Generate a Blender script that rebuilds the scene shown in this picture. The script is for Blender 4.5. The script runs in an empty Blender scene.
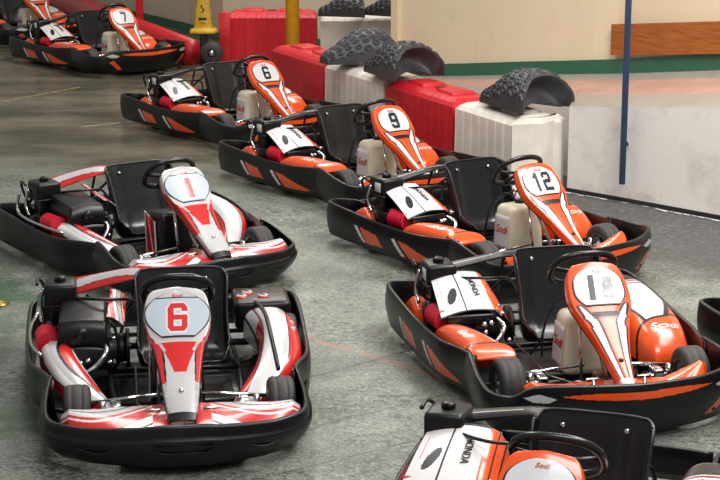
import bpy, bmesh, math, random
from math import sin, cos, pi, sqrt, radians
from mathutils import Vector, Matrix, Euler
random.seed(7)
C = bpy.context.scene.collection
sc = bpy.context.scene

# ------------------------------------------------------------------ camera, world, lights, exposure
cam = bpy.data.objects.new('camera', bpy.data.cameras.new('camera')); C.objects.link(cam)
cam.data.sensor_width = 36; cam.data.lens = 87.4
cam.location = (0, 0, 2.848); cam.rotation_euler = (radians(90 - 13.70), 0, 0)
cam.data.clip_end = 200
sc.camera = cam
w = bpy.data.worlds.new('hall_air'); sc.world = w; w.use_nodes = True
w.node_tree.nodes['Background'].inputs[0].default_value = (1.0, .97, .93, 1)
w.node_tree.nodes['Background'].inputs[1].default_value = .30
def area(name, loc, rot, sx, sy, power, col=(1, 1, 1)):
    l = bpy.data.lights.new(name, 'AREA'); l.shape = 'RECTANGLE'; l.size = sx; l.size_y = sy; l.energy = power; l.color = col
    o = bpy.data.objects.new(name, l); C.objects.link(o); o.location = loc; o.rotation_euler = rot
    return o
area('ceiling_light', (3.2, 8.5, 5.6), (0, radians(20), 0), 1.6, 5.0, 330, (1, .98, .95))
area('ceiling_light', (-1.5, 12.5, 6.0), (0, 0, 0), 1.2, 4.0, 170, (1, .97, .92))
area('ceiling_light', (1.0, 4.5, 5.4), (radians(25), 0, 0), 3.0, 1.2, 170, (1, .98, .96))
area('ceiling_light', (-.5, 19.5, 6.0), (0, 0, 0), 3.0, 1.6, 290, (1, .95, .88))
area('ceiling_light', (2.4, 10.6, 5.2), (radians(12), 0, 0), 3.0, .8, 170, (1, .96, .90))
sc.view_settings.view_transform = 'Standard'; sc.view_settings.look = 'None'
sc.view_settings.gamma = 1; sc.view_settings.exposure = 0.0
sc.view_settings.use_curve_mapping = False

# ------------------------------------------------------------------ materials
def srgb(r, g, b):
    f = lambda c: (c / 255 / 12.92) if c / 255 <= .04045 else ((c / 255 + .055) / 1.055) ** 2.4
    return (f(r), f(g), f(b), 1)
def mat(name, col, rough=.5, metal=0, coat=0, var=.0, scale=12, bump=0, bscale=60, trans=0, spec=.5, sss=0):
    m = bpy.data.materials.new(name); m.use_nodes = True
    nt = m.node_tree; b = nt.nodes['Principled BSDF']
    b.inputs['Base Color'].default_value = col; b.inputs['Roughness'].default_value = rough
    b.inputs['Metallic'].default_value = metal; b.inputs['Coat Weight'].default_value = coat
    b.inputs['Coat Roughness'].default_value = .08; b.inputs['Specular IOR Level'].default_value = spec
    tc = nt.nodes.new('ShaderNodeTexCoord')
    if trans: b.inputs['Transmission Weight'].default_value = trans
    if sss:
        b.inputs['Subsurface Weight'].default_value = sss; b.inputs['Subsurface Radius'].default_value = (.05, .04, .03)
    if var:
        n = nt.nodes.new('ShaderNodeTexNoise'); n.inputs['Scale'].default_value = scale; n.inputs['Detail'].default_value = 6
        nt.links.new(tc.outputs['Object'], n.inputs['Vector'])
        r = nt.nodes.new('ShaderNodeMapRange'); r.inputs[1].default_value = .3; r.inputs[2].default_value = .7
        r.inputs[3].default_value = 1 - var; r.inputs[4].default_value = 1 + var
        nt.links.new(n.outputs['Fac'], r.inputs[0])
        mx = nt.nodes.new('ShaderNodeVectorMath'); mx.operation = 'SCALE'; mx.inputs[0].default_value = col[:3]
        nt.links.new(r.outputs[0], mx.inputs['Scale']); nt.links.new(mx.outputs[0], b.inputs['Base Color'])
        r2 = nt.nodes.new('ShaderNodeMapRange'); r2.inputs[3].default_value = max(.02, rough - var * .4); r2.inputs[4].default_value = min(1, rough + var * .4)
        nt.links.new(n.outputs['Fac'], r2.inputs[0]); nt.links.new(r2.outputs[0], b.inputs['Roughness'])
    if bump:
        n2 = nt.nodes.new('ShaderNodeTexNoise'); n2.inputs['Scale'].default_value = bscale; n2.inputs['Detail'].default_value = 4
        nt.links.new(tc.outputs['Object'], n2.inputs['Vector'])
        bp = nt.nodes.new('ShaderNodeBump'); bp.inputs['Strength'].default_value = bump; bp.inputs['Distance'].default_value = .01
        nt.links.new(n2.outputs['Fac'], bp.inputs['Height']); nt.links.new(bp.outputs[0], b.inputs['Normal'])
    return m
M = {}
M['orange'] = mat('orange_plastic', srgb(240, 84, 26), .28, coat=.5, var=.06, scale=5)
M['red'] = mat('red_gloss', srgb(205, 38, 38), .25, coat=.5, var=.08, scale=5)
M['dred'] = mat('dark_red_gloss', srgb(130, 30, 34), .3, coat=.4)
M['white'] = mat('white_gloss', srgb(222, 220, 221), .3, coat=.3, var=.04, scale=7)
M['silver'] = mat('silver_sticker', srgb(206, 204, 205), .25, metal=.2, coat=.4, var=.08, scale=6)
M['plate'] = mat('plate_grey', srgb(186, 197, 207), .28, coat=.3, var=.03)
M['wplate'] = mat('plate_white', srgb(214, 215, 220), .28, coat=.3, var=.03)
M['ink'] = mat('black_ink', srgb(22, 22, 26), .35)
M['grey'] = mat('worn_grey', srgb(175, 176, 178), .5, var=.3, scale=60)
M['black'] = mat('black_plastic', srgb(17, 17, 19), .33, var=.22, scale=9, bump=.05, bscale=140, spec=.4)
M['seat'] = mat('seat_black', srgb(24, 24, 27), .27, var=.12, scale=6)
M['dark'] = mat('dark_metal', srgb(40, 40, 42), .4, metal=.6, var=.3, scale=30)
M['frame'] = mat('frame_black', srgb(30, 30, 32), .35, var=.2, scale=20)
M['rubber'] = mat('tyre_rubber', srgb(58, 56, 56), .62, var=.25, scale=18, bump=.15, bscale=90)
M['rim'] = mat('rim_metal', srgb(150, 150, 152), .3, metal=.9, var=.15, scale=20)
M['chrome'] = mat('chrome', srgb(215, 215, 215), .15, metal=1)
M['tank'] = mat('cream_tank', srgb(240, 233, 208), .4, sss=.15, var=.06, scale=8)
M['fuel'] = mat('fuel_line', srgb(205, 186, 120), .4, sss=.15)
M['filter'] = mat('red_filter', srgb(200, 24, 52), .4, coat=.2)
M['stray'] = mat('brown_cap', srgb(92, 70, 50), .5)
M['brrl'] = mat('red_barrier', srgb(206, 30, 44), .42, var=.12, scale=6, bump=.1, bscale=25)
M['bwht'] = mat('white_barrier', srgb(228, 222, 212), .5, var=.12, scale=5, bump=.1, bscale=25)
M['pad'] = mat('pad_rubber', srgb(62, 62, 66), .42, var=.22, scale=14)
M['yellow'] = mat('yellow_post', srgb(240, 172, 24), .4, var=.12, scale=9)
M['ycone'] = mat('yellow_cone', srgb(198, 156, 28), .45, var=.18, scale=14)
M['steel'] = mat('grey_post', srgb(84, 86, 88), .4, metal=.5, var=.2)
M['beam'] = mat('red_beam', srgb(196, 34, 40), .38, var=.18, scale=6)
M['bluepole'] = mat('blue_pole', srgb(44, 60, 92), .45, var=.12, scale=12)
M['wood'] = mat('wood_board', srgb(190, 108, 44), .5)
M['brass'] = mat('brass', srgb(150, 130, 70), .35, metal=.7)

def wood_nodes(m, c1, c2):
    nt = m.node_tree; b = nt.nodes['Principled BSDF']
    tc = nt.nodes.new('ShaderNodeTexCoord'); mp = nt.nodes.new('ShaderNodeMapping'); mp.inputs['Scale'].default_value = (2, 2, 34)
    n = nt.nodes.new('ShaderNodeTexNoise'); n.inputs['Scale'].default_value = 2.2; n.inputs['Detail'].default_value = 8
    r = nt.nodes.new('ShaderNodeValToRGB'); r.color_ramp.elements[0].color = c1; r.color_ramp.elements[1].color = c2
    r.color_ramp.elements[0].position = .35; r.color_ramp.elements[1].position = .65
    nt.links.new(tc.outputs['Object'], mp.inputs[0]); nt.links.new(mp.outputs[0], n.inputs[0]); nt.links.new(n.outputs[0], r.inputs[0]); nt.links.new(r.outputs[0], b.inputs['Base Color'])
wood_nodes(M['wood'], srgb(150, 82, 34), srgb(184, 108, 50))

def wall_mat(name, col, stain, lo=.55, hi=.72, sc_=(1, 1, 1), amount=.6, bump=.1):
    m = bpy.data.materials.new(name); m.use_nodes = True; nt = m.node_tree; b = nt.nodes['Principled BSDF']
    b.inputs['Roughness'].default_value = .6
    tc = nt.nodes.new('ShaderNodeTexCoord'); mp = nt.nodes.new('ShaderNodeMapping'); mp.inputs['Scale'].default_value = sc_
    nt.links.new(tc.outputs['Object'], mp.inputs[0])
    def noise(s, d):
        n = nt.nodes.new('ShaderNodeTexNoise'); n.inputs['Scale'].default_value = s; n.inputs['Detail'].default_value = d
        n.inputs['Roughness'].default_value = .65
        nt.links.new(mp.outputs[0], n.inputs['Vector']); return n
    n1 = noise(3.0, 8)
    rr = nt.nodes.new('ShaderNodeMapRange'); rr.inputs[1].default_value = lo; rr.inputs[2].default_value = hi; rr.inputs[4].default_value = amount
    nt.links.new(n1.outputs[0], rr.inputs[0])
    mx = nt.nodes.new('ShaderNodeMix'); mx.data_type = 'RGBA'; mx.inputs[6].default_value = col; mx.inputs[7].default_value = stain
    nt.links.new(rr.outputs[0], mx.inputs[0])
    n2 = noise(24, 5); r2 = nt.nodes.new('ShaderNodeMapRange'); r2.inputs[1].default_value = .64; r2.inputs[2].default_value = .76; r2.inputs[4].default_value = amount * .8
    nt.links.new(n2.outputs[0], r2.inputs[0])
    mx2 = nt.nodes.new('ShaderNodeMix'); mx2.data_type = 'RGBA'; mx2.inputs[7].default_value = (stain[0] * .45, stain[1] * .45, stain[2] * .45, 1)
    nt.links.new(r2.outputs[0], mx2.inputs[0]); nt.links.new(mx.outputs[2], mx2.inputs[6]); nt.links.new(mx2.outputs[2], b.inputs['Base Color'])
    return m
M['beige'] = wall_mat('beige_wall', srgb(236, 219, 188), srgb(220, 200, 168), amount=.5)
M['trimb'] = wall_mat('cream_trim', srgb(226, 205, 172), srgb(206, 186, 158), amount=.3)
M['lowwall'] = wall_mat('scuffed_white', srgb(234, 230, 224), srgb(190, 178, 168), .5, .75, amount=.75)
M['green'] = wall_mat('green_paint', srgb(52, 104, 82), srgb(40, 84, 66), amount=.8)
M['pink'] = wall_mat('pink_paint', srgb(180, 140, 126), srgb(196, 160, 146), .45, .65, (1, 1, 1), .8)
M['ledge'] = wall_mat('grey_concrete', srgb(156, 148, 138), srgb(132, 124, 116), amount=.6)
M['tarry'] = wall_mat('tar_black', srgb(34, 32, 32), srgb(70, 66, 62), amount=.4)
M['farw'] = wall_mat('far_wall', srgb(206, 196, 172), srgb(186, 174, 150), amount=.5)

def floor_mat():
    m = bpy.data.materials.new('worn_painted_concrete'); m.use_nodes = True; nt = m.node_tree; b = nt.nodes['Principled BSDF']
    N = nt.nodes.new; L = nt.links.new
    tc = N('ShaderNodeTexCoord'); sep = N('ShaderNodeSeparateXYZ'); L(tc.outputs['Object'], sep.inputs[0])
    def noise(s, d, scale=(1, 1, 1), rg=.6, rot=0):
        mp = N('ShaderNodeMapping'); mp.inputs['Scale'].default_value = scale; mp.inputs['Rotation'].default_value = (0, 0, rot); L(tc.outputs['Object'], mp.inputs[0])
        n = N('ShaderNodeTexNoise'); n.inputs['Scale'].default_value = s; n.inputs['Detail'].default_value = d; n.inputs['Roughness'].default_value = rg
        L(mp.outputs[0], n.inputs['Vector']); return n.outputs['Fac']
    def rng(x, a, c, lo=0, hi=1):
        r = N('ShaderNodeMapRange'); r.inputs[1].default_value = a; r.inputs[2].default_value = c; r.inputs[3].default_value = lo; r.inputs[4].default_value = hi
        L(x, r.inputs[0]); return r.outputs[0]
    def mul(a, c_, op='MULTIPLY'):
        n = N('ShaderNodeMath'); n.operation = op; n.use_clamp = op != 'ADD'
        for i, x in enumerate((a, c_)):
            if isinstance(x, (int, float)): n.inputs[i].default_value = x
            else: L(x, n.inputs[i])
        return n.outputs[0]
    def mix(f, a, c_):
        n = N('ShaderNodeMix'); n.data_type = 'RGBA'
        L(f, n.inputs[0])
        for i, x in ((6, a), (7, c_)):
            if isinstance(x, tuple): n.inputs[i].default_value = x
            else: L(x, n.inputs[i])
        return n.outputs[2]
    # x,y with a little wobble for mask borders
    wob = mul(rng(noise(.9, 5), 0, 1, -1.6, 1.6), 1.0, 'ADD')
    X, Y = sep.outputs['X'], sep.outputs['Y']
    wx = N('ShaderNodeMath'); wx.operation = 'ADD'; L(X, wx.inputs[0]); L(wob, wx.inputs[1]); wx = wx.outputs[0]
    wy = N('ShaderNodeMath'); wy.operation = 'ADD'; L(Y, wy.inputs[0]); L(wob, wy.inputs[1]); wy = wy.outputs[0]
    base = mix(rng(noise(2.2, 8), .35, .65), srgb(104, 110, 102), srgb(146, 150, 141))
    smooth = mix(rng(noise(1.0, 8, (.6, 1.5, 1), .65), .40, .60), srgb(72, 71, 60), srgb(122, 118, 102))
    far = rng(wy, 14.2, 15.6)                       # the smooth oiled part further back
    col = mix(far, base, smooth)
    # tyre-marked dark speckle on the rough part
    sp = mul(rng(noise(20, 8, (1, 1.3, 1), .8), .47, .55), rng(noise(1.3, 6, (1, 1, 1), .7), .40, .58))
    sp = mul(sp, rng(far, 0, 1, 1, .1))
    col = mix(mul(sp, .9), col, srgb(40, 46, 40))
    fine = mul(rng(noise(52, 5, (1, 1, 1), .75), .49, .57), rng(far, 0, 1, .72, .12))
    col = mix(fine, col, srgb(62, 68, 61))
    lgt = mul(rng(noise(44, 4, (1, 2.0, 1), .7), .56, .64), rng(far, 0, 1, .65, .0))
    col = mix(lgt, col, srgb(190, 194, 186))
    # floor colour mixed darker and smoother towards the left side
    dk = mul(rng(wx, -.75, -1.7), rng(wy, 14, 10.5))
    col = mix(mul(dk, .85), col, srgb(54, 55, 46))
    # old green paint on the left
    gm = mul(rng(wx, -.75, -1.25), mul(rng(wy, 7.6, 8.2), rng(wy, 12.3, 11.2)))
    gm = mul(gm, rng(noise(3.0, 8, (1, 1, 1), .75), .42, .50))
    col = mix(mul(gm, .8), col, srgb(36, 84, 50))
    # dark damp asphalt strip near the low wall on the right
    dr = N('ShaderNodeMath'); dr.operation = 'MULTIPLY_ADD'; L(X, dr.inputs[0]); dr.inputs[1].default_value = .95; 
    L(wy, dr.inputs[2]); dr = dr.outputs[0]
    strip = mul(rng(dr, 13.4, 13.9), rng(X, .9, 1.3))
    col = mix(mul(strip, .93), col, srgb(72, 70, 71))
    col = mix(mul(strip, mul(rng(noise(22, 3, (1, 3, 1)), .61, .65), .6)), col, srgb(180, 180, 174))
    # thin straight joint / paint lines
    def line(a_, b_, c_, wd, xa, xb, colr, amt):
        nonlocal col
        n1 = N('ShaderNodeVectorMath'); n1.operation = 'DOT_PRODUCT'; L(tc.outputs['Object'], n1.inputs[0]); n1.inputs[1].default_value = (a_, b_, 0)
        d = N('ShaderNodeMath'); d.operation = 'SUBTRACT'; L(n1.outputs['Value'], d.inputs[0]); d.inputs[1].default_value = c_
        ab = N('ShaderNodeMath'); ab.operation = 'ABSOLUTE'; L(d.outputs[0], ab.inputs[0])
        k = mul(rng(ab.outputs[0], wd, wd * .4), mul(rng(X, xa, xa + .02), rng(X, xb, xb - .02)))
        col = mix(mul(k, mul(rng(noise(14, 4), .35, .55), amt)), col, colr)
    def line2(p, q, wd, colr, amt):
        dx, dy = q[0] - p[0], q[1] - p[1]; l = sqrt(dx * dx + dy * dy); nx, ny = -dy / l, dx / l
        line(nx, ny, nx * p[0] + ny * p[1], wd, min(p[0], q[0]), max(p[0], q[0]), colr, amt)
    line2((-3.66, 17.63), (-3.0, 18.63), .03, srgb(196, 176, 120), .8)
    line2((-2.62, 16.15), (-2.1, 16.5), .022, srgb(205, 205, 190), .9)
    line2((-.55, 9.62), (.45, 8.65), .035, srgb(168, 112, 92), .6)
    line2((-.32, 8.6), (.5, 9.35), .012, srgb(60, 60, 54), .8)
    line2((-.5, 7.2), (.3, 7.75), .012, srgb(60, 60, 54), .8)
    line2((-.55, 7.65), (.5, 8.45), .01, srgb(60, 60, 54), .7)
    L(col, b.inputs['Base Color'])
    rg = mul(mul(rng(noise(5, 6), .3, .7, .3, .62), rng(far, 0, 1, 1, .5)), rng(dk, 0, 1, 1, .6)); L(rg, b.inputs['Roughness'])
    bp = N('ShaderNodeBump'); bp.inputs['Strength'].default_value = .35; bp.inputs['Distance'].default_value = .006
    L(noise(38, 6, (1, 1, 1), .7), bp.inputs['Height']); L(bp.outputs[0], b.inputs['Normal'])
    return m
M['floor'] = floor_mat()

# ------------------------------------------------------------------ mesh helpers
class MB:
    def __init__(s): s.v = []; s.f = []; s.m = []; s.s = []
    def add(s, vs, fs, mi=0, smooth=True):
        o = len(s.v); s.v += [tuple(p) for p in vs]
        for k, f in enumerate(fs):
            s.f.append([i + o for i in f]); s.m.append(mi[k] if isinstance(mi, list) else mi); s.s.append(smooth)
        return s
    def grid(s, S, nu, nv, paint=None, u0=0., u1=1., v0=0., v1=1., wrapu=False, mi=0, smooth=True):
        us = [u0 + (u1 - u0) * i / nu for i in range(nu + 1)]; vs_ = [v0 + (v1 - v0) * j / nv for j in range(nv + 1)]
        V = [S(u, v) for u in (us[:-1] if wrapu else us) for v in vs_]
        n1 = nv + 1; F = []; MI = []
        for i in range(nu):
            a = i * n1; b = ((i + 1) % nu if wrapu else i + 1) * n1
            for j in range(nv):
                F.append((a + j, b + j, b + j + 1, a + j + 1))
                MI.append(paint((us[i] + us[i + 1]) / 2, (vs_[j] + vs_[j + 1]) / 2) if paint else mi)
        return s.add(V, F, MI, smooth)
    def box(s, c, d, bev=.005, seg=2, rot=(0, 0, 0), mi=0, taper=None, smooth=True):
        bm = bmesh.new(); bmesh.ops.create_cube(bm, size=1)
        for v in bm.verts:
            v.co = Vector((v.co.x * d[0], v.co.y * d[1], v.co.z * d[2]))
            if taper and v.co.z > 0: v.co.x *= taper[0]; v.co.y *= taper[1]
        if bev: bmesh.ops.bevel(bm, geom=bm.edges[:], offset=bev, segments=seg, profile=.5, affect='EDGES', clamp_overlap=True)
        R = Euler(rot).to_matrix(); 
        for v in bm.verts: v.co = R @ v.co + Vector(c)
        bm.verts.index_update()
        s.add([v.co[:] for v in bm.verts], [[v.index for v in f.verts] for f in bm.faces], mi, smooth); bm.free(); return s
    def tube(s, pts, r, n=10, mi=0, closed=False, smooth_path=0):
        P = [Vector(p) for p in pts]
        if smooth_path: P = cat(P, smooth_path, closed)
        T = []
        m = len(P)
        for i in range(m):
            a = P[(i - 1) % m] if (closed or i > 0) else P[i]; b = P[(i + 1) % m] if (closed or i < m - 1) else P[i]
            T.append((b - a).normalized())
        up = Vector((0, 0, 1)) if abs(T[0].z) < .9 else Vector((1, 0, 0))
        x = T[0].cross(up).normalized(); rings = []
        for i in range(m):
            x = (x - T[i] * x.dot(T[i])).normalized(); y = T[i].cross(x)
            rr = r[i] if isinstance(r, (list, tuple)) else r
            rings.append([P[i] + (x * cos(2 * pi * k / n) + y * sin(2 * pi * k / n)) * rr for k in range(n)])
        V = [p for q in rings for p in q]; F = []
        for i in range(m if closed else m - 1):
            a = i * n; b = ((i + 1) % m) * n
            for k in range(n): F.append((a + k, a + (k + 1) % n, b + (k + 1) % n, b + k))
        if not closed:
            F.append(tuple(range(n))[::-1]); F.append(tuple(range((m - 1) * n, m * n)))
        return s.add(V, F, mi)
    def lathe(s, prof, c, axis='y', n=28, mi=0, cap=True):
        # prof: list of (radius, along axis)
        ax = {'x': (Vector((1, 0, 0)), Vector((0, 1, 0)), Vector((0, 0, 1))), 'y': (Vector((0, 1, 0)), Vector((0, 0, 1)), Vector((1, 0, 0))),
              'z': (Vector((0, 0, 1)), Vector((1, 0, 0)), Vector((0, 1, 0)))}[axis] if isinstance(axis, str) else axis
        c = Vector(c); V = []; F = []
        for (r, h) in prof:
            for k in range(n): V.append(c + ax[0] * h + (ax[1] * cos(2 * pi * k / n) + ax[2] * sin(2 * pi * k / n)) * r)
        for i in range(len(prof) - 1):
            for k in range(n): F.append((i * n + k, i * n + (k + 1) % n, (i + 1) * n + (k + 1) % n, (i + 1) * n + k))
        if cap:
            F.append(tuple(range(n))[::-1]); F.append(tuple(range((len(prof) - 1) * n, len(prof) * n)))
        return s.add(V, F, mi)
    def build(s, name, mats, parent=None, solid=0, fix=True, off=1):
        me = bpy.data.meshes.new(name); me.from_pydata(s.v, [], s.f)
        for m in (mats if isinstance(mats, (list, tuple)) else [mats]): me.materials.append(M[m])
        me.polygons.foreach_set('material_index', s.m); me.polygons.foreach_set('use_smooth', s.s)
        if fix:
            bm = bmesh.new(); bm.from_mesh(me); bmesh.ops.recalc_face_normals(bm, faces=bm.faces[:]); bm.to_mesh(me); bm.free()
        me.update()
        o = bpy.data.objects.new(name, me); C.objects.link(o)
        if parent: o.parent = parent
        if solid:
            md = o.modifiers.new('thickness', 'SOLIDIFY'); md.thickness = solid; md.offset = off * -1
        md = None
        return o
def split_build(b, name, mats, parent):
    """every connected piece of b becomes an object of its own"""
    par = list(range(len(b.v)))
    def fd(i):
        while par[i] != i: par[i] = par[par[i]]; i = par[i]
        return i
    for f in b.f:
        for i in f[1:]: par[fd(i)] = fd(f[0])
    g = {}
    for k, f in enumerate(b.f): g.setdefault(fd(f[0]), []).append(k)
    out = []
    for fs in g.values():
        q = MB(); mp = {}
        for k in fs:
            r = []
            for i in b.f[k]:
                if i not in mp: mp[i] = len(q.v); q.v.append(b.v[i])
                r.append(mp[i])
            q.f.append(r); q.m.append(b.m[k]); q.s.append(b.s[k])
        out.append(q.build(name, mats, parent))
    return out
def cat(P, k, closed=False):
    out = []; m = len(P)
    rngi = range(m) if closed else range(m - 1)
    for i in rngi:
        g = (lambda j: P[j % m]) if closed else (lambda j: P[max(0, min(m - 1, j))])
        p0, p1, p2, p3 = g(i - 1), g(i), g(i + 1), g(i + 2)
        for q in range(k):
            t = q / k
            out.append(0.5 * ((2 * p1) + (p2 - p0) * t + (2 * p0 - 5 * p1 + 4 * p2 - p3) * t * t + (3 * p1 - p0 - 3 * p2 + p3) * t ** 3))
    if not closed: out.append(P[-1].copy())
    return out
def lerp(tab, x):
    """tab: rows (x, a, b, ...) -> smooth interpolated rest"""
    if x <= tab[0][0]: return tab[0][1:]
    for i in range(len(tab) - 1):
        if x <= tab[i + 1][0]:
            n = len(tab); t = (x - tab[i][0]) / (tab[i + 1][0] - tab[i][0])
            out = []
            for k in range(1, len(tab[0])):
                p1, p2 = tab[i][k], tab[i + 1][k]; h = tab[i + 1][0] - tab[i][0]
                m1 = (p2 - tab[i - 1][k]) / (tab[i + 1][0] - tab[i - 1][0]) * h if i > 0 else p2 - p1
                m2 = (tab[i + 2][k] - p1) / (tab[i + 2][0] - tab[i][0]) * h if i + 2 < n else p2 - p1
                out.append((2 * t ** 3 - 3 * t * t + 1) * p1 + (t ** 3 - 2 * t * t + t) * m1 + (-2 * t ** 3 + 3 * t * t) * p2 + (t ** 3 - t * t) * m2)
            return out
    return tab[-1][1:]
def inside(poly, x, y):
    r = False; j = len(poly) - 1
    for i in range(len(poly)):
        xi, yi = poly[i]; xj, yj = poly[j]
        if (yi > y) != (yj > y) and x < (xj - xi) * (y - yi) / (yj - yi) + xi: r = not r
        j = i
    return r
def thing(name, label, cat_, loc=(0, 0, 0), rz=0, group=None):
    o = bpy.data.objects.new(name, None); C.objects.link(o); o.location = loc; o.rotation_euler = (0, 0, rz)
    o.empty_display_size = .2
    return tag(o, label, cat_, group)
def tag(o, label, cat_, group=None):
    o['label'] = label; o['category'] = cat_
    if group: o['group'] = group
    return o
def struct(o): o['kind'] = 'structure'; return o
def kids(o): return [c for c in ALL_CHILD.get(o.name, [])]
def copy_tree(o, parent=None):
    c = o.copy(); C.objects.link(c); c.parent = parent
    for ch in [x for x in C.objects if x.parent == o]: copy_tree(ch, c)
    return c

# ------------------------------------------------------------------ setting
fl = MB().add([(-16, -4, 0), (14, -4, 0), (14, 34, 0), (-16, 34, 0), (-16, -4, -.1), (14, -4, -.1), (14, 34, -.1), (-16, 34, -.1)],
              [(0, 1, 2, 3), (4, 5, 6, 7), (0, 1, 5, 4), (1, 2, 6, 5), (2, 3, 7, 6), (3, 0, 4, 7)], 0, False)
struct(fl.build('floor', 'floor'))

# low scuffed wall that carries the sloping ledge: (x, y, height)
front = [(4.4, 10.62, 1.06), (2.57, 12.35, .81), (1.95, 12.97, .71), (1.61, 13.30, .665), (1.77, 13.60, .64), (1.52, 14.25, .58), (.92, 15.3, .47), (.34, 16.6, .34)]
back = [(5.05, 11.55, 1.12), (2.86, 13.8, .87), (2.18, 14.85, .69), (2.0, 15.05, .66), (1.8, 15.3, .62), (1.4, 15.75, .55), (.94, 16.3, .46), (.36, 16.95, .36)]
wb = MB()
for i in range(len(front) - 1):
    a, b = front[i], front[i + 1]
    wb.add([(a[0], a[1], 0), (b[0], b[1], 0), (b[0], b[1], b[2]), (a[0], a[1], a[2])], [(0, 1, 2, 3)], 0, False)
    wb.add([(back[i][0], back[i][1], 0), (back[i + 1][0], back[i + 1][1], 0), back[i + 1], back[i]], [(0, 1, 2, 3)], 0, False)
    # ledge: grey edge, pink band, grey
    A = [Vector(front[i]).lerp(Vector(back[i]), t) for t in (0, .34, .78, 1)]; B = [Vector(front[i + 1]).lerp(Vector(back[i + 1]), t) for t in (0, .34, .78, 1)]
    for k in range(3): wb.add([A[k], A[k + 1], B[k + 1], B[k]], [(0, 1, 2, 3)], (1, 2, 1)[k], False)
wb.add([(front[-1][0], front[-1][1], 0), (back[-1][0], back[-1][1], 0), back[-1], front[-1]], [(0, 1, 2, 3)], 0, False)
wb.add([(front[0][0], front[0][1], 0), (back[0][0], back[0][1], 0), back[0], front[0]], [(0, 1, 2, 3)], 0, False)
for i in range(len(front) - 1): wb.add([(front[i][0], front[i][1], 0), (front[i + 1][0], front[i + 1][1], 0), (back[i + 1][0], back[i + 1][1], 0), (back[i][0], back[i][1], 0)], [(0, 1, 2, 3)], 0, False)
wall_low = struct(wb.build('wall_right', ['lowwall', 'ledge', 'pink']))
bmw = bmesh.new(); bmw.from_mesh(wall_low.data); bmesh.ops.remove_doubles(bmw, verts=bmw.verts[:], dist=1e-4); bmesh.ops.recalc_face_normals(bmw, faces=bmw.faces[:]); bmw.to_mesh(wall_low.data); bmw.free()

def strip_wall(name, line, z0, z1, th, m, nrm=(.0, 1.0)):
    """vertical slab following line [(x,y)], z0/z1 lists, thickness th towards nrm"""
    b = MB(); n = len(line)
    for i in range(n - 1):
        (x0, y0), (x1, y1) = line[i], line[i + 1]
        o = Vector((nrm[0], nrm[1], 0)) * th
        v = [Vector((x0, y0, z0[i])), Vector((x1, y1, z0[i + 1])), Vector((x1, y1, z1[i + 1])), Vector((x0, y0, z1[i]))]
        v += [p + o for p in v]
        b.add(v, [(0, 1, 2, 3), (4, 5, 6, 7), (0, 1, 5, 4), (3, 2, 6, 7)] + ([(0, 3, 7, 4)] if i == 0 else []) + ([(1, 2, 6, 5)] if i == n - 2 else []), 0, False)
    return struct(b.build(name, m))
bl = [(p[0], p[1]) for p in back]
strip_wall('wall_back', [(p[0] + .02, p[1] + .02) for p in back], [0] * 8, [3.2] * 8, .18, 'beige', (.75, .66))
strip_wall('trim_1', [(p[0], p[1]) for p in back], [p[2] - .005 for p in back], [p[2] + .118 + .006 * (p[0] - 1.5) for p in back], .03, 'green', (.75, .66))
strip_wall('trim_2', [(.30, 16.98), (.36, 16.93)], [0, 0], [3.2, 3.2], .2, 'trimb', (.75, .66))
# black tar line along the foot of the low wall, with a crumbly pale edge
fw = [(4.4, 10.60), (2.57, 12.33), (1.95, 12.95), (1.61, 13.27), (1.60, 13.30)]
strip_wall('baseboard_right', fw, [0] * 5, [.03, .03, .028, .026, .024], .05, 'tarry', (.69, .72))
tb = MB()
for i in range(len(fw) - 1):
    a, b = fw[i], fw[i + 1]; nseg = max(1, int(16 * sqrt((a[0] - b[0]) ** 2 + (a[1] - b[1]) ** 2)))
    for k in range(nseg):
        if random.random() < .22: continue
        t0, t1 = k / nseg, (k + .9) / nseg
        o = .035 + random.uniform(-.008, .012); wd = random.uniform(.008, .026)
        p = lambda t, q: (a[0] + (b[0] - a[0]) * t - .69 * q, a[1] + (b[1] - a[1]) * t - .72 * q, .004)
        tb.add([p(t0, o), p(t1, o), p(t1, o + wd), p(t0, o + wd)], [(0, 1, 2, 3)], 0, False)
struct(tb.build('trim_3', 'lowwall'))

# far wall with its green skirting, and the return behind the far barriers
farl = [(-7.6, 32.0), (-2.87, 24.5), (-2.3, 23.55), (-1.75, 22.4), (-.9, 21.9), (3.5, 21.6)]
strip_wall('wall_far', farl, [0] * 6, [4.2] * 6, .2, 'farw', (.4, .9))
strip_wall('trim_4', [(p[0] - .02, p[1] - .03) for p in farl], [.0] * 6, [.11] * 6, .03, 'green', (.4, .9))

# wooden board on the right wall, above the green skirting
bd = MB()
n = Vector((.75, .66, 0)) * .028
rows_ = [(2.155, 14.87, .85, 1.112), (2.86, 13.79, 1.005, 1.262), (3.50, 13.13, 1.11, 1.365), (4.6, 12.0, 1.28, 1.54)]
for i in range(3):
    q = [Vector((rows_[i][0], rows_[i][1], rows_[i][2])), Vector((rows_[i + 1][0], rows_[i + 1][1], rows_[i + 1][2])), Vector((rows_[i + 1][0], rows_[i + 1][1], rows_[i + 1][3])), Vector((rows_[i][0], rows_[i][1], rows_[i][3]))]
    q = [p - n for p in q]
    bd.add([*q, *[p + n for p in q]], [(0, 1, 2, 3), (4, 5, 6, 7), (0, 1, 5, 4), (2, 3, 7, 6)] + ([(3, 0, 4, 7)] if i == 0 else []) + ([(1, 2, 6, 5)] if i == 2 else []), 0, False)
tag(bd.build('wooden_board', 'wood'), 'long brown wooden board fixed to the beige wall above the green skirting', 'board')
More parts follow.
